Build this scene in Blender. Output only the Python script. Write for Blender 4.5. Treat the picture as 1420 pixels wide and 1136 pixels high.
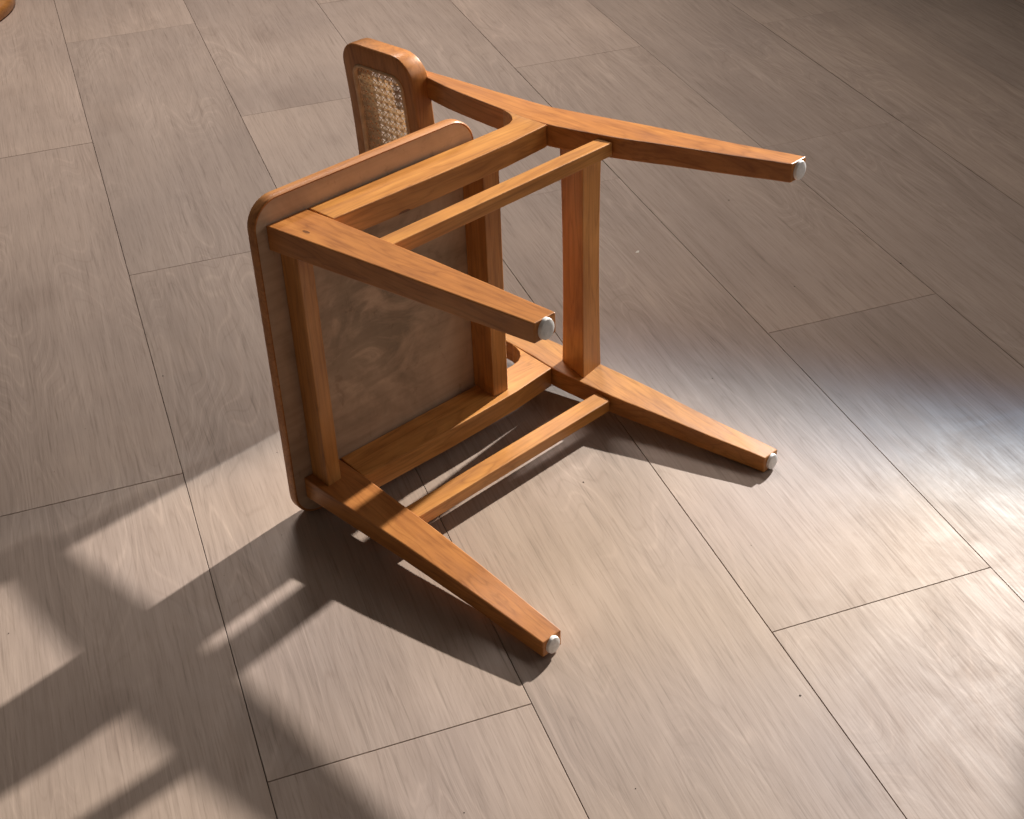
import bpy, bmesh, math, random
from mathutils import Vector, Matrix, noise

# ------------------------------------------------------------------ scene
for o in list(bpy.data.objects):
    bpy.data.objects.remove(o, do_unlink=True)
scene = bpy.context.scene
col = scene.collection
U = 0.32                       # one floor plank is 0.32 m wide; all survey numbers are in plank widths
random.seed(4)

# ------------------------------------------------------------------ camera
cam_data = bpy.data.cameras.new('camera')
cam_data.sensor_width = 36.0
cam_data.sensor_fit = 'HORIZONTAL'
cam_data.lens = 36.0 * 1947.165 / 1420.0
cam_data.clip_start = 0.05
cam_data.clip_end = 100.0
cam = bpy.data.objects.new('camera', cam_data)
col.objects.link(cam)
right = Vector((0.94060235, -0.33767399, -0.0352633))
down = Vector((-0.22518718, -0.54276898, -0.80913075))
fwd = Vector((0.25408258, 0.76901113, -0.58656963))
m = Matrix((( right.x, -down.x, -fwd.x, -0.15071431 * U),
            ( right.y, -down.y, -fwd.y, 0.0),
            ( right.z, -down.z, -fwd.z, 3.95348257 * U),
            (0, 0, 0, 1)))
cam.matrix_world = m
scene.camera = cam

# ------------------------------------------------------------------ light
world = bpy.data.worlds.new('World')
scene.world = world
world.use_nodes = True
bg = world.node_tree.nodes['Background']
bg.inputs['Color'].default_value = (1.0, 0.85, 0.72, 1)
bg.inputs['Strength'].default_value = 0.085

def aim(o, target):
    d = Vector(target) - o.location
    o.rotation_euler = d.to_track_quat('-Z', 'Y').to_euler()

# the hard warm beam that throws the chair's shadow: a framing spot 4.4 m away.
# Its shutters (cut inside the fixture) give the pool of light its soft straight sides.
LAMP = Vector((10.88, 10.45, 7.29)) * U
sd = bpy.data.lights.new('beam', 'SPOT')
sd.energy = 1780.0
sd.color = (1.0, 0.935, 0.87)
sd.spot_size = math.radians(2 * 25.0)
sd.spot_blend = 1.0
sd.shadow_soft_size = 0.045
so = bpy.data.objects.new('beam', sd)
col.objects.link(so)
so.location = LAMP
aim(so, Vector((0.9, 3.6, 0)) * U)

def shutters(light_ob, edges):
    """edges: (floor point, floor point, inside floor point, soft width, colour fringe), in plank widths"""
    ld = light_ob.data
    ld.use_nodes = True
    nt = ld.node_tree
    nt.nodes.clear()
    out = nt.nodes.new('ShaderNodeOutputLight')
    em = nt.nodes.new('ShaderNodeEmission')
    nt.links.new(em.outputs[0], out.inputs[0])
    tc = nt.nodes.new('ShaderNodeTexCoord')
    sep = nt.nodes.new('ShaderNodeSeparateXYZ')
    nt.links.new(tc.outputs['Normal'], sep.inputs[0])
    def mth(op, a_, b_=None):
        n_ = nt.nodes.new('ShaderNodeMath')
        n_.operation = op
        for i_, v_ in enumerate((a_, b_)):
            if v_ is None:
                continue
            if isinstance(v_, (int, float)):
                n_.inputs[i_].default_value = v_
            else:
                nt.links.new(v_, n_.inputs[i_])
        return n_.outputs[0]
    az = mth('ABSOLUTE', sep.outputs[2])
    tx = mth('DIVIDE', sep.outputs[0], az)
    ty = mth('DIVIDE', sep.outputs[1], az)
    inv = light_ob.rotation_euler.to_matrix().transposed()
    def tang(pt):
        v = inv @ (Vector((pt[0], pt[1], 0)) * U - light_ob.location)
        return Vector((v.x / -v.z, v.y / -v.z))
    chans = []
    for ch in range(3):
        acc = None
        for pa, pb, pi, soft, fringe in edges:
            A, B, I = tang(pa), tang(pb), tang(pi)
            d = (B - A).normalized()
            nrm = Vector((-d.y, d.x))
            if nrm.dot(I - A) < 0:
                nrm = -nrm
            c = -nrm.dot(A) + fringe * (ch - 1) * SIGN
            dist = mth('ADD', mth('ADD', mth('MULTIPLY', tx, nrm.x), mth('MULTIPLY', ty, nrm.y)), c)
            mr = nt.nodes.new('ShaderNodeMapRange')
            mr.interpolation_type = 'SMOOTHERSTEP'
            mr.inputs['From Min'].default_value = -soft
            mr.inputs['From Max'].default_value = soft
            nt.links.new(dist, mr.inputs['Value'])
            acc = mr.outputs[0] if acc is None else mth('MULTIPLY', acc, mr.outputs[0])
        chans.append(acc)
    cmb = nt.nodes.new('ShaderNodeCombineColor')
    for i_, c_ in enumerate(chans):
        nt.links.new(c_, cmb.inputs[i_])
    # noise tint added to the beam's colour: faint cool and golden bands
    vec = nt.nodes.new('ShaderNodeCombineXYZ')
    nt.links.new(mth('MULTIPLY', tx, 0.45), vec.inputs[0])
    nt.links.new(ty, vec.inputs[1])
    nz = nt.nodes.new('ShaderNodeTexNoise')
    nz.inputs['Scale'].default_value = 17.0
    nz.inputs['Detail'].default_value = 1.5
    nt.links.new(vec.outputs[0], nz.inputs['Vector'])
    rp = nt.nodes.new('ShaderNodeValToRGB')
    rp.color_ramp.elements[0].position = 0.34
    rp.color_ramp.elements[0].color = (0.93, 0.96, 1.03, 1)
    rp.color_ramp.elements[1].position = 0.66
    rp.color_ramp.elements[1].color = (1.03, 1.0, 0.91, 1)
    nt.links.new(nz.outputs['Fac'], rp.inputs['Fac'])
    mu = nt.nodes.new('ShaderNodeMix')
    mu.data_type = 'RGBA'
    mu.blend_type = 'MULTIPLY'
    mu.inputs[0].default_value = 1.0
    nt.links.new(cmb.outputs[0], mu.inputs[6])
    nt.links.new(rp.outputs[0], mu.inputs[7])
    nt.links.new(mu.outputs[2], em.inputs['Color'])
    em.inputs['Strength'].default_value = 1.0
SIGN = 1.0
shutters(so, [((2.20, 5.04), (3.55, 3.95), (1.0, 3.5), 0.034, 0.0035),
              ((1.55, 5.55), (-0.70, 5.20), (1.0, 3.5), 0.012, 0.0010),
              ((2.73, 2.70), (2.38, 2.30), (1.0, 3.5), 0.008, 0.0)])

# added fill: dim, wide spot behind the chair, washing the back of the floor
pd = bpy.data.lights.new('back_fill', 'SPOT')
pd.energy = 810.0
pd.color = (1.0, 0.905, 0.84)
pd.spot_size = math.radians(2 * 25.0)
pd.spot_blend = 1.0
pd.shadow_soft_size = 0.70
po = bpy.data.objects.new('back_fill', pd)
col.objects.link(po)
po.location = Vector((3.2, 15.0, 12.0)) * U
aim(po, Vector((1.1, 9.7, 0)) * U)

# added weak broad fill, no real source, on the side of the chair's feet
ad = bpy.data.lights.new('feet_fill', 'AREA')
ad.shape = 'RECTANGLE'
ad.size = 1.3
ad.size_y = 0.9
ad.energy = 7.0
ad.color = (1.0, 0.92, 0.87)
ao = bpy.data.objects.new('feet_fill', ad)
col.objects.link(ao)
ao.location = Vector((6.8, 3.2, 3.8)) * U
aim(ao, Vector((1.0, 5.0, 0.8)) * U)

scene.view_settings.view_transform = 'Standard'
scene.view_settings.look = 'None'
scene.view_settings.gamma = 1.0
scene.view_settings.use_curve_mapping = False
scene.view_settings.exposure = 0.0

# ------------------------------------------------------------------ node helpers
def new_mat(name):
    mt = bpy.data.materials.new(name)
    mt.use_nodes = True
    nt = mt.node_tree
    nt.nodes.clear()
    out = nt.nodes.new('ShaderNodeOutputMaterial')
    b = nt.nodes.new('ShaderNodeBsdfPrincipled')
    nt.links.new(b.outputs['BSDF'], out.inputs['Surface'])
    return mt, nt, b

def N(nt, typ, **kw):
    n = nt.nodes.new(typ)
    for k, v in kw.items():
        if k == 'ins':
            for kk, vv in v.items():
                n.inputs[kk].default_value = vv
        else:
            setattr(n, k, v)
    return n

def L(nt, a, b):
    nt.links.new(a, b)

def ramp(nt, src, stops, interp='LINEAR'):
    r = nt.nodes.new('ShaderNodeValToRGB')
    cr = r.color_ramp
    cr.interpolation = interp
    while len(cr.elements) < len(stops):
        cr.elements.new(0.5)
    for e, (p, c) in zip(cr.elements, stops):
        e.position = p
        e.color = c if len(c) == 4 else (*c, 1)
    L(nt, src, r.inputs['Fac'])
    return r.outputs['Color']

def mix(nt, fac, a, b, mode='MIX'):
    n = nt.nodes.new('ShaderNodeMix')
    n.data_type = 'RGBA'
    n.blend_type = mode
    if isinstance(fac, (int, float)):
        n.inputs[0].default_value = fac
    else:
        L(nt, fac, n.inputs[0])
    for s, v in ((6, a), (7, b)):
        if isinstance(v, tuple):
            n.inputs[s].default_value = v if len(v) == 4 else (*v, 1)
        else:
            L(nt, v, n.inputs[s])
    return n.outputs[2]

def mapping(nt, src, scale=(1, 1, 1), rot=(0, 0, 0), loc=(0, 0, 0)):
    n = N(nt, 'ShaderNodeMapping')
    n.inputs['Scale'].default_value = scale
    n.inputs['Rotation'].default_value = rot
    n.inputs['Location'].default_value = loc
    L(nt, src, n.inputs['Vector'])
    return n.outputs['Vector']

def tex_noise(nt, vec, scale, detail=4, rough=0.55, dist=0.0):
    n = N(nt, 'ShaderNodeTexNoise')
    n.inputs['Scale'].default_value = scale
    n.inputs['Detail'].default_value = detail
    n.inputs['Roughness'].default_value = rough
    n.inputs['Distortion'].default_value = dist
    L(nt, vec, n.inputs['Vector'])
    return n.outputs['Fac']

def math_n(nt, op, a, b=None, clamp=False):
    n = N(nt, 'ShaderNodeMath', operation=op, use_clamp=clamp)
    for i, v in enumerate((a, b)):
        if v is None:
            continue
        if isinstance(v, (int, float)):
            n.inputs[i].default_value = v
        else:
            L(nt, v, n.inputs[i])
    return n.outputs[0]

def bump(nt, b, h, strength, dist):
    n = N(nt, 'ShaderNodeBump')
    n.inputs['Strength'].default_value = strength
    n.inputs['Distance'].default_value = dist
    L(nt, h, n.inputs['Height'])
    L(nt, n.outputs['Normal'], b.inputs['Normal'])

# ------------------------------------------------------------------ materials
def mat_plank():
    mt, nt, b = new_mat('plank_wood')
    tc = N(nt, 'ShaderNodeTexCoord')
    oi = N(nt, 'ShaderNodeObjectInfo')
    off = N(nt, 'ShaderNodeVectorMath', operation='SCALE')
    cmb = N(nt, 'ShaderNodeCombineXYZ')
    L(nt, oi.outputs['Random'], cmb.inputs[0])
    L(nt, math_n(nt, 'MULTIPLY', oi.outputs['Random'], 7.31), cmb.inputs[1])
    L(nt, math_n(nt, 'MULTIPLY', oi.outputs['Random'], 3.7), cmb.inputs[2])
    L(nt, cmb.outputs[0], off.inputs[0])
    off.inputs['Scale'].default_value = 23.0
    add = N(nt, 'ShaderNodeVectorMath', operation='ADD')
    L(nt, tc.outputs['Object'], add.inputs[0])
    L(nt, off.outputs[0], add.inputs[1])
    p = add.outputs[0]
    # slow warp, then rings cut lengthwise give cathedral figure
    v1 = mapping(nt, p, (1.0, 0.17, 1.0))
    warp = tex_noise(nt, v1, 7.0, 2, 0.45, 0.35)
    w2 = math_n(nt, 'MULTIPLY', warp, 26.0)
    ring = math_n(nt, 'MULTIPLY', math_n(nt, 'PINGPONG', w2, 0.5), 2.0)
    # where the figure shows and where the board is plain
    show = ramp(nt, tex_noise(nt, mapping(nt, p, (1, .45, 1), loc=(7, 2, 5)), 5.0, 2, 0.5), [(0.42, (0, 0, 0)), (0.62, (1, 1, 1))])
    v2 = mapping(nt, p, (1.0, 0.030, 1.0))
    streak = tex_noise(nt, v2, 330.0, 4, 0.7, 0.25)
    fleck = tex_noise(nt, mapping(nt, p, (1.0, 0.045, 1.0), loc=(2, 9, 1)), 170.0, 3, 0.6, 0.5)
    v3 = mapping(nt, p, (1.0, 0.055, 1.0))
    broad = tex_noise(nt, v3, 22.0, 5, 0.65, 1.0)
    blotch = tex_noise(nt, p, 3.2, 3, 0.5, 0.3)
    knot = tex_noise(nt, mapping(nt, p, (1, .55, 1), loc=(11, 3, 2)), 6.5, 2, 0.4, 0.2)
    c = ramp(nt, broad, [(0.25, (0.322, 0.250, 0.206)), (0.5, (0.372, 0.292, 0.243)), (0.75, (0.414, 0.330, 0.278))])
    rc = ramp(nt, ring, [(0.0, (0.80, 0.78, 0.76)), (0.14, (0.97, 0.97, 0.97)), (0.78, (1.0, 1.0, 1.0)), (0.93, (1.16, 1.16, 1.16)), (1.0, (1.20, 1.20, 1.20))])
    c = mix(nt, math_n(nt, 'MULTIPLY', show, 0.62), c, rc, 'MULTIPLY')
    sc = ramp(nt, streak, [(0.30, (0.66, 0.64, 0.62)), (0.46, (1.0, 1.0, 1.0)), (0.70, (1.16, 1.16, 1.16))])
    c = mix(nt, 0.62, c, sc, 'MULTIPLY')
    fc = ramp(nt, fleck, [(0.28, (0.70, 0.68, 0.66)), (0.40, (1.0, 1.0, 1.0)), (0.66, (1.0, 1.0, 1.0)), (0.78, (1.20, 1.20, 1.19))])
    c = mix(nt, 0.7, c, fc, 'MULTIPLY')
    c = mix(nt, 0.8, c, ramp(nt, blotch, [(0.3, (0.86, 0.86, 0.87)), (0.7, (1.08, 1.08, 1.07))]), 'MULTIPLY')
    c = mix(nt, 0.7, c, ramp(nt, knot, [(0.66, (1, 1, 1)), (0.84, (0.72, 0.68, 0.65))]), 'MULTIPLY')
    pv = ramp(nt, oi.outputs['Random'], [(0, (0.90, 0.90, 0.90)), (0.5, (1.0, 0.99, 0.97)), (1, (1.06, 1.05, 1.04))])
    c = mix(nt, 1.0, c, pv, 'MULTIPLY')
    L(nt, c, b.inputs['Base Color'])
    r = ramp(nt, streak, [(0.3, (0.60,) * 3), (0.7, (0.48,) * 3)])
    dust = tex_noise(nt, mapping(nt, tc.outputs['Object'], (1, 1, 1)), 9.0, 6, 0.7, 1.2)
    r = mix(nt, 0.6, r, ramp(nt, dust, [(0.35, (0.82,) * 3), (0.65, (1.18,) * 3)]), 'MULTIPLY')
    L(nt, r, b.inputs['Roughness'])
    b.inputs['Specular IOR Level'].default_value = 0.32
    h = math_n(nt, 'ADD', math_n(nt, 'MULTIPLY', streak, 1.0), math_n(nt, 'MULTIPLY', ring, 0.5))
    bump(nt, b, h, 0.22, 0.0005)
    return mt

def mat_teak(name, tone=(1.0, 1.0, 1.0), rough=0.38):
    mt, nt, b = new_mat(name)
    at = N(nt, 'ShaderNodeAttribute', attribute_name='grain')
    p = at.outputs['Vector']
    v1 = mapping(nt, p, (0.9, 9.0, 9.0))
    warp = tex_noise(nt, v1, 3.0, 3, 0.5, 0.5)
    ring = math_n(nt, 'PINGPONG', math_n(nt, 'MULTIPLY', warp, 9.0), 0.5)
    ring = math_n(nt, 'MULTIPLY', ring, 2.0)
    streak = tex_noise(nt, mapping(nt, p, (5.0, 260.0, 260.0)), 1.0, 4, 0.6, 0.1)
    blot = tex_noise(nt, mapping(nt, p, (5.0, 22.0, 22.0)), 1.0, 4, 0.6, 0.7)
    cloud = tex_noise(nt, mapping(nt, p, (9.0, 16.0, 16.0)), 1.0, 3, 0.5, 1.2)
    r_, g_, b_ = tone
    c = ramp(nt, blot, [(0.25, (0.33 * r_, 0.126 * g_, 0.026 * b_)), (0.5, (0.46 * r_, 0.194 * g_, 0.046 * b_)),
                        (0.75, (0.57 * r_, 0.268 * g_, 0.075 * b_))])
    c = mix(nt, 0.55, c, ramp(nt, ring, [(0.0, (0.66, 0.58, 0.50)), (0.3, (0.96, 0.95, 0.93)), (1.0, (1.10, 1.10, 1.10))]), 'MULTIPLY')
    c = mix(nt, 0.55, c, ramp(nt, streak, [(0.3, (0.70, 0.64, 0.58)), (0.5, (1, 1, 1)), (0.7, (1.12, 1.12, 1.12))]), 'MULTIPLY')
    c = mix(nt, 0.6, c, ramp(nt, cloud, [(0.30, (0.80, 0.74, 0.70)), (0.5, (1, 1, 1)), (0.72, (1.12, 1.13, 1.15))]), 'MULTIPLY')
    vo = N(nt, 'ShaderNodeTexVoronoi')
    vo.inputs['Scale'].default_value = 1.0
    L(nt, mapping(nt, p, (9.0, 26.0, 26.0)), vo.inputs['Vector'])
    sepc = N(nt, 'ShaderNodeSeparateColor')
    L(nt, vo.outputs['Color'], sepc.inputs[0])
    kn = math_n(nt, 'MULTIPLY', math_n(nt, 'LESS_THAN', vo.outputs['Distance'], 0.085), math_n(nt, 'GREATER_THAN', sepc.outputs[0], 0.80))
    c = mix(nt, math_n(nt, 'MULTIPLY', kn, 0.75), c, (0.06, 0.018, 0.006))
    L(nt, c, b.inputs['Base Color'])
    L(nt, ramp(nt, blot, [(0.3, (rough + .08,) * 3), (0.7, (rough - .06,) * 3)]), b.inputs['Roughness'])
    b.inputs['Specular IOR Level'].default_value = 0.45
    b.inputs['Coat Weight'].default_value = 0.15
    b.inputs['Coat Roughness'].default_value = 0.25
    dent = tex_noise(nt, mapping(nt, p, (28.0, 40.0, 40.0)), 1.0, 3, 0.6, 0.3)
    bump(nt, b, math_n(nt, 'ADD', math_n(nt, 'MULTIPLY', streak, 0.35), dent), 0.25, 0.0010)
    return mt

def mat_board():
    mt, nt, b = new_mat('stained_plywood')
    at = N(nt, 'ShaderNodeAttribute', attribute_name='grain')
    p = at.outputs['Vector']
    st = tex_noise(nt, mapping(nt, p, (3.0, 90.0, 90.0)), 1.0, 4, 0.6, 0.2)
    big = tex_noise(nt, mapping(nt, p, (8.0, 6.0, 6.0)), 1.0, 5, 0.62, 0.8)
    fine = tex_noise(nt, mapping(nt, p, (45.0, 30.0, 30.0)), 1.0, 5, 0.7, 0.6)
    c = ramp(nt, big, [(0.30, (0.36, 0.245, 0.160)), (0.5, (0.49, 0.340, 0.230)), (0.75, (0.60, 0.425, 0.295))])
    # water stain spread out from the middle of the board
    tc = N(nt, 'ShaderNodeTexCoord')
    dv = N(nt, 'ShaderNodeVectorMath', operation='DISTANCE')
    L(nt, mapping(nt, tc.outputs['Object'], (1.0, 1.35, 1.0)), dv.inputs[0])
    dv.inputs[1].default_value = (0.02, 0.205, 0.0)
    near = ramp(nt, math_n(nt, 'ADD', dv.outputs['Value'], math_n(nt, 'MULTIPLY', big, 0.16)), [(0.15, (1, 1, 1)), (0.30, (0, 0, 0))])
    blob = ramp(nt, tex_noise(nt, mapping(nt, p, (11.0, 16.0, 16.0), loc=(4, 4, 1)), 1.0, 5, 0.65, 1.0), [(0.40, (0, 0, 0)), (0.56, (1, 1, 1))])
    c = mix(nt, math_n(nt, 'MULTIPLY', math_n(nt, 'MULTIPLY', near, blob), 0.6), c, (0.13, 0.098, 0.06))
    c = mix(nt, 0.5, c, ramp(nt, st, [(0.3, (0.75, 0.72, 0.70)), (0.6, (1.05, 1.05, 1.05))]), 'MULTIPLY')
    c = mix(nt, 0.6, c, ramp(nt, fine, [(0.30, (0.66, 0.60, 0.56)), (0.40, (1, 1, 1)), (0.7, (1.08, 1.07, 1.06))]), 'MULTIPLY')
    L(nt, c, b.inputs['Base Color'])
    b.inputs['Roughness'].default_value = 0.62
    bump(nt, b, fine, 0.2, 0.0006)
    return mt

def mat_plain(name, c, rough, var=0.15, scale=60.0, spec=0.5):
    mt, nt, b = new_mat(name)
    tc = N(nt, 'ShaderNodeTexCoord')
    n = tex_noise(nt, tc.outputs['Object'], scale, 4, 0.6)
    lo = tuple(x * (1 - var) for x in c)
    hi = tuple(min(1, x * (1 + var)) for x in c)
    L(nt, ramp(nt, n, [(0.3, lo), (0.7, hi)]), b.inputs['Base Color'])
    b.inputs['Roughness'].default_value = rough
    b.inputs['Specular IOR Level'].default_value = spec
    return mt

M_plank = mat_plank()
M_teak = mat_teak('teak')
M_red = mat_teak('teak_reddish', (0.98, 0.90, 0.92))
M_rim = mat_teak('teak_rim', (0.98, 0.92, 0.95), 0.55)
M_gold = mat_teak('teak_golden', (1.14, 1.18, 1.18))
M_board = mat_board()
M_cane = mat_plain('rattan_cane', (0.80, 0.64, 0.46), 0.55, 0.18, 120.0)
def thin(mt, col_, fac):
    nt = mt.node_tree
    b = next(n for n in nt.nodes if n.type == 'BSDF_PRINCIPLED')
    out = next(n for n in nt.nodes if n.type == 'OUTPUT_MATERIAL')
    tr = N(nt, 'ShaderNodeBsdfTranslucent')
    tr.inputs['Color'].default_value = (*col_, 1)
    mx = N(nt, 'ShaderNodeMixShader')
    mx.inputs[0].default_value = fac
    L(nt, b.outputs[0], mx.inputs[1])
    L(nt, tr.outputs[0], mx.inputs[2])
    L(nt, mx.outputs[0], out.inputs['Surface'])
thin(M_cane, (0.80, 0.62, 0.42), 0.45)
M_bead = mat_plain('rattan_bead', (0.72, 0.47, 0.27), 0.5, 0.2, 80.0)
M_glide = mat_plain('white_plastic', (0.86, 0.85, 0.83), 0.75, 0.10, 220.0)
M_sub = mat_plain('subfloor', (0.035, 0.028, 0.022), 0.9, 0.3, 30.0, 0.2)
M_dirt = mat_plain('dark_grit', (0.05, 0.035, 0.025), 0.8, 0.3, 300.0)
M_scrap = mat_plain('paper', (0.8, 0.76, 0.70), 0.7, 0.1, 300.0)

# ------------------------------------------------------------------ object helpers
def link(name, me, material, parent=None):
    o = bpy.data.objects.new(name, me)
    col.objects.link(o)
    if material:
        me.materials.append(material)
    if parent:
        o.parent = parent
    return o

def mesh_from(verts, faces, name):
    me = bpy.data.meshes.new(name)
    me.from_pydata([tuple(v) for v in verts], [], faces)
    bm = bmesh.new()
    bm.from_mesh(me)
    bmesh.ops.recalc_face_normals(bm, faces=bm.faces)
    bm.to_mesh(me)
    bm.free()
    return me

def grain(me, axis):
    """store wood grain coordinates: x runs along the grain of this piece"""
    a = me.attributes.new('grain', 'FLOAT_VECTOR', 'POINT')
    o = Vector((random.uniform(-9, 9), random.uniform(-9, 9), random.uniform(-9, 9)))
    ax = {'x': (0, 1, 2), 'y': (1, 2, 0), 'z': (2, 0, 1)}[axis]
    for i, v in enumerate(me.vertices):
        a.data[i].vector = (v.co[ax[0]] + o.x, v.co[ax[1]] + o.y, v.co[ax[2]] + o.z)

def bevel(o, w, seg=2):
    md = o.modifiers.new('soft_edges', 'BEVEL')
    md.width = w
    md.segments = seg
    md.limit_method = 'ANGLE'
    md.angle_limit = math.radians(35)
    md.harden_normals = False

def loft(sections, name):
    """closed tube of quads through sections (lists of n points), capped"""
    n = len(sections[0])
    vs = [p for s in sections for p in s]
    fs = []
    for i in range(len(sections) - 1):
        for k in range(n):
            a, b_ = i * n + k, i * n + (k + 1) % n
            fs.append((a, b_, b_ + n, a + n))
    fs.append(tuple(range(n)))
    fs.append(tuple(range((len(sections) - 1) * n, len(sections) * n)))
    return mesh_from([Vector(v) * U for v in vs], fs, name)

def interp(tab, t):
    tab = sorted(tab)
    if t <= tab[0][0]:
        return tab[0][1]
    for (a, va), (b_, vb) in zip(tab, tab[1:]):
        if t <= b_:
            return va + (vb - va) * (t - a) / (b_ - a)
    return tab[-1][1]

def smooth_tab(tab, t, h=0.05):
    return (interp(tab, t - h) + 2 * interp(tab, t) + interp(tab, t + h)) / 4

# ------------------------------------------------------------------ the floor: every board is a piece
def build_floor():
    bm = bmesh.new()
    for x, y in ((-12, -5), (18, -5), (18, 28), (-12, 28)):
        bm.verts.new((x * U, y * U, -0.0075))
    bm.faces.new(bm.verts)
    me = bpy.data.meshes.new('floor')
    bm.to_mesh(me)
    bm.free()
    fl = link('floor', me, M_sub)
    fl['kind'] = 'structure'
    LEN = 3.822
    gap = 0.0009
    w, l, t, c = U - gap, LEN * U - gap, 0.0075, 0.0004
    # board with a tiny chamfer round its upper edge
    vs, fs = [], []
    for (ix, z) in ((0, -t + 0.0005), (0, -c), (c, 0)):
        vs += [(-w / 2 + ix, -l / 2 + ix, z), (w / 2 - ix, -l / 2 + ix, z), (w / 2 - ix, l / 2 - ix, z), (-w / 2 + ix, l / 2 - ix, z)]
    for r in (0, 4):
        for k in range(4):
            fs.append((r + k, r + (k + 1) % 4, r + 4 + (k + 1) % 4, r + 4 + k))
    fs.append((8, 9, 10, 11))
    pm = mesh_from(vs, fs, 'plank')
    pm.materials.append(M_plank)
    for k in range(-9, 14):
        phase = 3.40 if k % 2 == 0 else 5.295
        for n in range(-2, 6):
            v0 = phase + n * LEN + 0.012 * max(0, k - 2)
            if v0 + LEN < -2 or v0 > 23:
                continue
            o = bpy.data.objects.new('plank', pm)
            col.objects.link(o)
            o.location = ((k + 0.5) * U, (v0 + LEN / 2) * U, random.uniform(-0.0005, 0))
            o.rotation_euler.z = random.uniform(-0.00025, 0.00025)
            o.parent = fl
    return fl

floor = build_floor()

# ------------------------------------------------------------------ the chair, lying on its side
chair = bpy.data.objects.new('wooden_chair', None)
col.objects.link(chair)
R = Matrix(((0.00446956, 0.91448258, -0.40460059),
            (0.00420144, 0.40458388, 0.91449124),
            (0.99998119, -0.00578728, -0.00203383)))
mw = R.to_4x4()
mw.translation = Vector((0.47638357, 4.78569877, 0.765)) * U
chair.matrix_world = mw
chair['label'] = 'orange teak chair with cane backrest lying on its side on the floor'
chair['category'] = 'chair'

A0, TH, SP, TP = 0.6625, 0.106, 0.074, -0.020     # half width of the side frames, thickness, splay, taper
def x_out(z, sp=SP):
    if isinstance(sp, list):
        return interp(sp, z)
    return A0 + sp * max(0.0, -z)
def x_in(z, sp=SP):
    return x_out(z, sp) - (TH + TP * max(0.0, -z))

def part(name, me, axis, material=None, bev=0.0016, parent=chair, seg=2):
    grain(me, axis)
    o = link(name, me, material or M_teak, parent)
    if bev:
        bevel(o, bev, seg)
    return o

def glide(leg, s, y, z, sp):
    """white domed plug pressed into the end of a leg"""
    bm = bmesh.new()
    ry, rx = 0.033, 0.040
    x = s * (x_out(z, sp) + x_in(z, sp)) / 2
    rings = []
    nseg = 22
    for (k, hh) in ((1.0, 0.004), (1.0, -0.005), (0.94, -0.012), (0.60, -0.017), (0.30, -0.0175)):
        rings.append([bm.verts.new(Vector((x + rx * k * math.cos(a), y + ry * k * math.sin(a), z + hh)) * U)
                      for a in (2 * math.pi * i / nseg for i in range(nseg))])
    for a, b_ in zip(rings, rings[1:]):
        for i in range(nseg):
            bm.faces.new((a[i], a[(i + 1) % nseg], b_[(i + 1) % nseg], b_[i]))
    bm.faces.new(rings[-1])
    bm.faces.new(rings[0])
    bmesh.ops.recalc_face_normals(bm, faces=bm.faces)
    me = bpy.data.meshes.new('foot_glide')
    bm.to_mesh(me)
    bm.free()
    for f in me.polygons:
        f.use_smooth = True
    me.set_sharp_from_angle(angle=math.radians(40))
    return link('foot_glide', me, M_glide, leg)

FRONT_F = [(-1.355, 0.104), (-0.70, 0.056), (0.0, 0.0)]
FRONT_R = [(-1.355, 0.203), (-0.74, 0.206), (-0.155, 0.197), (0.0, 0.190)]
REAR_F = [(-1.243, 1.602), (-0.98, 1.530), (-0.75, 1.476), (-0.52, 1.412), (-0.31, 1.372), (-0.16, 1.348),
          (0.086, 1.346), (0.30, 1.342), (0.45, 1.342), (0.524, 1.346), (0.60, 1.356), (0.69, 1.364)]
REAR_R = [(-1.243, 1.693), (-0.927, 1.638), (-0.527, 1.588), (-0.285, 1.546), (-0.033, 1.508), (0.316, 1.460),
          (0.53, 1.436), (0.69, 1.412)]

def leg_mesh(tf, tr, z0, z1, s, n, name, smooth, sp=SP):
    secs = []
    for i in range(n + 1):
        z = z0 + (z1 - z0) * i / n
        f = (smooth_tab if smooth else interp)(tf, z)
        r = (smooth_tab if smooth else interp)(tr, z)
        xo, xi = s * x_out(z, sp), s * x_in(z, sp)
        secs.append([(xo, f, z), (xo, r, z), (xi, r, z), (xi, f, z)])
    return loft(secs, name)

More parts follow.
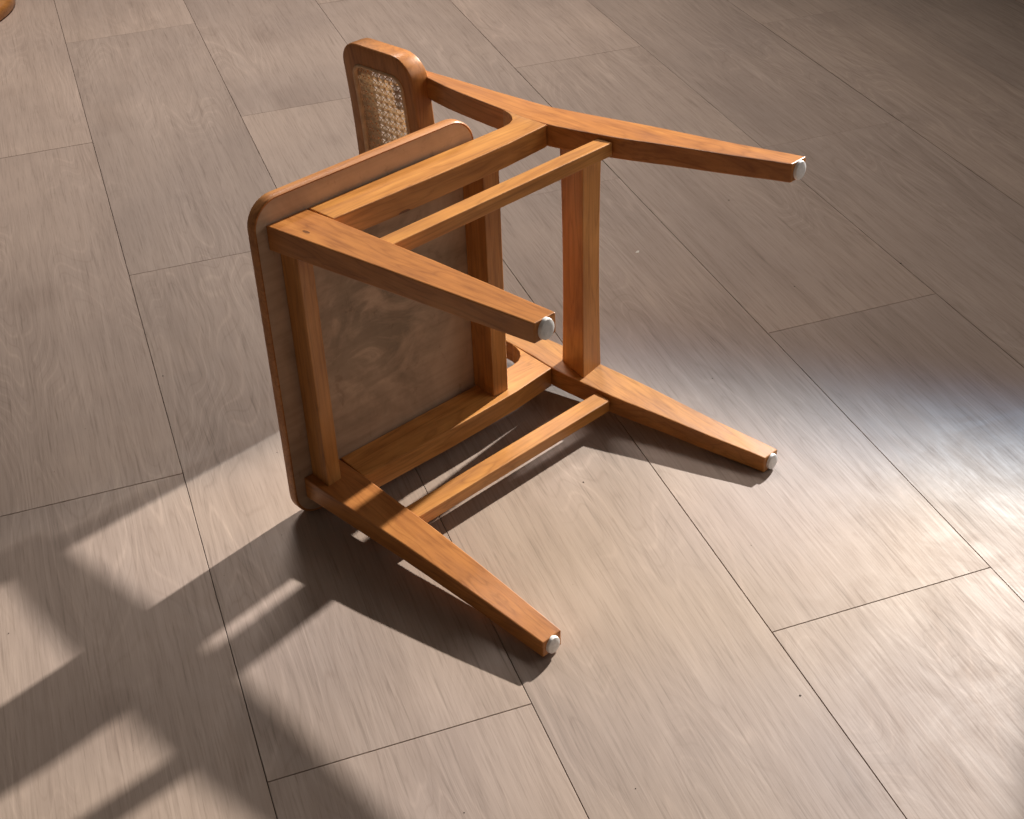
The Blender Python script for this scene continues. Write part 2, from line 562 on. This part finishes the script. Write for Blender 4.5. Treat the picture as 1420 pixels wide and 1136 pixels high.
for s in (1, -1):
    # the lower front leg bows: clear of the floor near the seat, down on it at the foot
    spf = SP if s > 0 else [(-1.355, 0.749), (-1.0, 0.716), (-0.6, 0.688), (0.0, 0.6625)]
    fl = part('front_leg', leg_mesh(FRONT_F, FRONT_R, -1.355, -0.001, s, 9, 'front_leg', False, spf), 'z', M_red)
    glide(fl, s, 0.153, -1.355, spf)
    rl = part('rear_leg', leg_mesh(REAR_F, REAR_R, -1.243, 0.80, s, 27, 'rear_leg', True), 'z', M_red if s > 0 else M_teak)
    glide(rl, s, 1.647, -1.243, SP)
    # side rail, flaring up into the post at its rear end
    top = [(0.19, -0.003), (1.10, -0.020), (1.22, -0.020), (1.265, -0.012), (1.30, 0.008), (1.325, 0.040), (1.338, 0.075), (1.3445, 0.115)]
    bot = [(0.19, -0.163), (0.70, -0.178), (1.07, -0.178), (1.3445, -0.158)]
    ys = [0.1995, 0.45, 0.7, 0.95, 1.10, 1.18, 1.22, 1.265, 1.285, 1.30, 1.315, 1.325, 1.333, 1.338, 1.342, 1.3455]
    secs = []
    for y in ys:
        zt, zb = interp(top, y), interp(bot, y)
        secs.append([(s * x_out(zt), y, zt), (s * x_out(zb), y, zb), (s * x_in(zb), y, zb), (s * x_in(zt), y, zt)])
    part('side_rail', loft(secs, 'side_rail'), 'y', M_gold, bev=0.0012)
    # lower stretcher between front and rear leg
    secs = []
    for y in (0.203, 0.6, 1.0, 1.393):
        secs.append([(s * (x_out(-0.40) - 0.018), y, -0.412), (s * (x_out(-0.49) - 0.018), y, -0.494),
                     (s * (x_in(-0.49) + 0.018), y, -0.494), (s * (x_in(-0.40) + 0.018), y, -0.412)])
    part('side_stretcher', loft(secs, 'side_stretcher'), 'y', M_gold, bev=0.0012)

def cross_bar(name, quad, waist=0.0, n=1, bev=0.0014):
    """bar running from side frame to side frame; quad = four (y, z) corners"""
    cy = sum(q[0] for q in quad) / 4
    cz = sum(q[1] for q in quad) / 4
    secs = []
    for i in range(n + 1):
        u = -1 + 2 * i / n
        k = 1 - waist * (1 - u * u)
        secs.append([(u * (x_in(z) + 0.004), cy + (y - cy) * k, cz + (z - cz) * k) for y, z in quad])
    return part(name, loft(secs, name), 'x', bev=bev)

cross_bar('front_apron', [(0.045, -0.002), (0.045, -0.117), (0.118, -0.112), (0.118, -0.002)])
cross_bar('rear_apron', [(0.990, -0.002), (0.990, -0.137), (1.080, -0.140), (1.080, -0.002)])
cross_bar('rear_stretcher', [(1.428, -0.148), (1.404, -0.313), (1.548, -0.290), (1.532, -0.138)], 0.09, 14)

# ---- seat
def rounded(x0, x1, y0, y1, r, n=8):
    pts = []
    for cx, cy, a0 in ((x1 - r, y1 - r, 0), (x0 + r, y1 - r, 90), (x0 + r, y0 + r, 180), (x1 - r, y0 + r, 270)):
        for i in range(n + 1):
            a = math.radians(a0 + 90 * i / n)
            pts.append((cx + r * math.cos(a), cy + r * math.sin(a)))
    return pts

def rounded_slab(outer, zs, name):
    """zs: list of (inset, z, r) rings built by the outline function"""
    secs = []
    for ins, z in zs:
        secs.append([(x, y, z) for x, y in outer(ins)])
    return loft(secs, name)

SX, SY0, SY1 = 0.766, -0.058, 1.072
def seat_outline(ins):
    pts = rounded(-SX + ins, SX - ins, SY0 + ins, SY1 - ins, 0.125 - ins * 0.6, 10)
    return [(x, y + 0.012 * (1 - (x / SX) ** 2) * (1 if y < 0.3 else 0)) for x, y in pts]
seat = part('seat', rounded_slab(seat_outline, [(0.010, 0.0005), (0.010, 0.052)], 'seat'), 'y', M_board, bev=0)
ring_o = [(0.011, 0.002), (0.004, -0.001), (0.000, 0.005), (0.0, 0.040), (0.005, 0.052), (0.016, 0.058), (0.05, 0.0585), (0.05, 0.050)]
secs = [[(x, y, z) for x, y in seat_outline(i)] for i, z in ring_o]
n = len(secs[0])
vs = [Vector(p) * U for sct in secs for p in sct]
fs = []
for i in range(len(secs) - 1):
    for k in range(n):
        fs.append((i * n + k, i * n + (k + 1) % n, (i + 1) * n + (k + 1) % n, (i + 1) * n + k))
band = part('edge_band', mesh_from(vs, fs, 'edge_band'), 'y', M_rim, bev=0, parent=seat)
for f in band.data.polygons:
    f.use_smooth = True
band.data.set_sharp_from_angle(angle=math.radians(35))

# ---- backrest: rounded frame, bead round the opening, woven cane
BX, BZ0, BZ1 = 0.770, 0.640, 1.103
def by(z, x=0.0):                # front face: leans a little, hollow from side to side
    return 1.306 - 0.085 * (z - BZ0) - 0.085 * x * x
BT = 0.104
def subdivide(pts):
    """cut the long straight runs so that the frame can follow its curve"""
    out = []
    for i, a_ in enumerate(pts):
        b_ = pts[(i + 1) % len(pts)]
        out.append(a_)
        if (i + 1) % 8 == 0:
            out += [(a_[0] + (b_[0] - a_[0]) * k / 12, a_[1] + (b_[1] - a_[1]) * k / 12) for k in range(1, 12)]
    return out
def ring_loft(ring_specs, name, closed=True):
    """ring_specs: (x half, z0, z1, r, depth) rectangles; consecutive rings are bridged"""
    secs = []
    for hx, z0, z1, r, d in ring_specs:
        secs.append([(x, by(z, x) + d, z) for x, z in subdivide(rounded(-hx, hx, z0, z1, r, 7))])
    n = len(secs[0])
    vs = [Vector(p) * U for sct in secs for p in sct]
    fs = []
    m_ = len(secs)
    for i in range(m_ if closed else m_ - 1):
        j = (i + 1) % m_
        for k in range(n):
            fs.append((i * n + k, i * n + (k + 1) % n, j * n + (k + 1) % n, j * n + k))
    return mesh_from(vs, fs, name)

def rs(ins, d):
    return (BX - ins, BZ0 + ins, BZ1 - ins, 0.115 - 0.5 * ins, d)
OX, OZ = 0.105, 0.068
def ro(g, d):                    # rings at the opening, grown by g
    return (BX - OX + g, BZ0 + OZ - g, BZ1 - OZ + g, 0.060 + g, d)
bk = part('backrest', ring_loft([rs(0.012, 0.0), rs(0.005, 0.002), rs(0.001, 0.007), rs(0, 0.014), rs(0, BT - 0.014), rs(0.001, BT - 0.007),
                                 rs(0.005, BT - 0.002), rs(0.012, BT), ro(0.004, BT), ro(0, BT - 0.004), ro(0, 0.004), ro(0.004, 0.0)],
                                'backrest'), 'x', M_red, bev=0)
for f in bk.data.polygons:
    f.use_smooth = True
bk.data.set_sharp_from_angle(angle=math.radians(28))
bead = link('bead', ring_loft([ro(0.003, 0.012), ro(0.004, -0.003), ro(-0.001, -0.009), ro(-0.008, -0.008), ro(-0.014, 0.000), ro(-0.013, 0.014)],
                              'bead'), M_bead, bk)
for f in bead.data.polygons:
    f.use_smooth = True

def cane(depth):
    hx = (BX - OX + 0.012) * U
    za, zb = (BZ0 + OZ - 0.012) * U, (BZ1 - OZ + 0.012) * U
    p = 0.0125
    vs, fs = [], []
    def strip(x0, z0, x1, z1, w, lay):
        d = Vector((x1 - x0, z1 - z0))
        ln = d.length
        if ln < 0.002:
            return
        d.normalize()
        nx, nz = -d.y * w / 2, d.x * w / 2
        steps = max(2, int(ln / (p / 2)))
        base = len(vs)
        for i in range(steps + 1):
            x, z = x0 + (x1 - x0) * i / steps, z0 + (z1 - z0) * i / steps
            y = by(z / U, x / U) * U + depth * U + lay + 0.00045 * (1 if i % 2 else -1)
            for sx, dy in ((1, 0), (0, -0.00028), (-1, 0), (0, 0.00028)):
                vs.append((x + nx * sx, y + dy, z + nz * sx))
        for i in range(steps):
            for k in range(4):
                a, b_ = base + i * 4 + k, base + i * 4 + (k + 1) % 4
                fs.append((a, b_, b_ + 4, a + 4))
    nx_ = int(2 * hx / p) + 2
    nz_ = int((zb - za) / p) + 2
    for i in range(nx_):
        x = -hx + i * p
        for o in (-0.0013, 0.0013):
            if abs(x + o) < hx:
                strip(x + o, za, x + o, zb, 0.0023, 0.0004)
    for i in range(nz_):
        z = za + i * p
        for o in (-0.0013, 0.0013):
            if za < z + o < zb:
                strip(-hx, z + o, hx, z + o, 0.0023, -0.0004)
    H = zb - za
    for i in range(-nz_ - 1, nx_ + 1):
        for sgn in (1, -1):
            x0 = -hx + i * p if sgn == 1 else -hx + i * p + 0.0
            # line x = x0 + t, z = za + t (or zb - t)
            t0, t1 = max(0, -hx - x0), min(H, hx - x0)
            if t1 > t0:
                if sgn == 1:
                    strip(x0 + t0, za + t0, x0 + t1, za + t1, 0.0021, -0.0010)
                else:
                    kz = za + nz_ * p
                    a0, a1 = max(t0, kz - zb), min(hx - x0, kz - za)
                    if a1 > a0:
                        strip(x0 + a0, kz - a0, x0 + a1, kz - a1, 0.0021, 0.0010)
    me = mesh_from(vs, fs, 'cane_weave')
    o = link('cane_weave', me, M_cane, bk)
    o['kind'] = 'stuff'
    return o
cane(0.015)

# ------------------------------------------------------------------ foot of another piece of furniture at the edge of the frame
def turned(name, prof, material, parent, nseg=64):
    vs, fs = [], []
    for r, z in prof:
        for i in range(nseg):
            a = 2 * math.pi * i / nseg
            vs.append((r * math.cos(a), r * math.sin(a), z))
    for j in range(len(prof) - 1):
        for i in range(nseg):
            fs.append((j * nseg + i, j * nseg + (i + 1) % nseg, (j + 1) * nseg + (i + 1) % nseg, (j + 1) * nseg + i))
    fs.append(tuple(range(nseg)))
    fs.append(tuple(range((len(prof) - 1) * nseg, len(prof) * nseg)))
    me = mesh_from(vs, fs, name)
    grain(me, 'x')
    o = link(name, me, material, parent)
    for f in me.polygons:
        f.use_smooth = len(f.vertices) == 4
    return o
ped = bpy.data.objects.new('pedestal_stool', None)
col.objects.link(ped)
ped.location = (-1.10 * U, 12.22 * U, 0)
ped['label'] = 'rounded orange wooden furniture foot just showing in the upper left corner'
ped['category'] = 'stool'
rb = 0.80 * U
turned('base', [(rb - 0.004, 0.0), (rb, 0.004), (rb, 0.022), (rb - 0.003, 0.029), (rb - 0.010, 0.033), (rb * 0.3, 0.045), (0.05, 0.05)], M_teak, ped)
turned('column', [(0.045, 0.05), (0.032, 0.09), (0.030, 0.25), (0.036, 0.36), (0.06, 0.40)], M_teak, ped, 32)
turned('seat', [(0.06, 0.40), (0.165, 0.402), (0.175, 0.410), (0.175, 0.425), (0.165, 0.432), (0.02, 0.432)], M_teak, ped)

# ------------------------------------------------------------------ crumbs on the floor
def chip(bm, x, y, r, h):
    n_ = 7
    ph = random.uniform(0, 6)
    b0 = [bm.verts.new((x + r * random.uniform(.6, 1.2) * math.cos(ph + 6.283 * i / n_),
                        y + r * random.uniform(.4, 1.0) * math.sin(ph + 6.283 * i / n_), 0.0002)) for i in range(n_)]
    t0 = bm.verts.new((x, y, h))
    for i in range(n_):
        bm.faces.new((b0[i], b0[(i + 1) % n_], t0))
bm = bmesh.new()
for x, y, r in ((0.03, 6.13, .0016), (3.48, 6.69, .0016), (4.00, 5.65, .0022), (1.67, 4.54, .0016), (1.94, 3.07, .0016), (3.35, 5.66, .0016),
                (0.61, 3.02, .0012), (2.56, 5.05, .0014), (-0.82, 4.52, .0012), (3.0, 6.6, .0014), (1.2, 2.9, .0011)):
    chip(bm, x * U, y * U, r, r * 0.7)
for _ in range(70):
    r = random.uniform(0.0004, 0.0010)
    chip(bm, random.uniform(-1.5, 6) * U, random.uniform(2.4, 11) * U, r, r * 0.6)
me = bpy.data.meshes.new('floor_grit')
bm.to_mesh(me)
bm.free()
g = link('floor_grit', me, M_dirt)
g['kind'] = 'stuff'
g['label'] = 'scattered dark specks of grit on the floor boards'
g['category'] = 'grit'
bm = bmesh.new()
chip(bm, 0, 0, 0.0050, 0.0022)
me = bpy.data.meshes.new('paper_scrap')
bm.to_mesh(me)
bm.free()
ps = link('paper_scrap', me, M_scrap)
ps.location = (2.73 * U, 6.34 * U, 0)
ps.rotation_euler.z = 0.6
ps['label'] = 'tiny white scrap on the floor right of the rear stretcher'
ps['category'] = 'scrap'
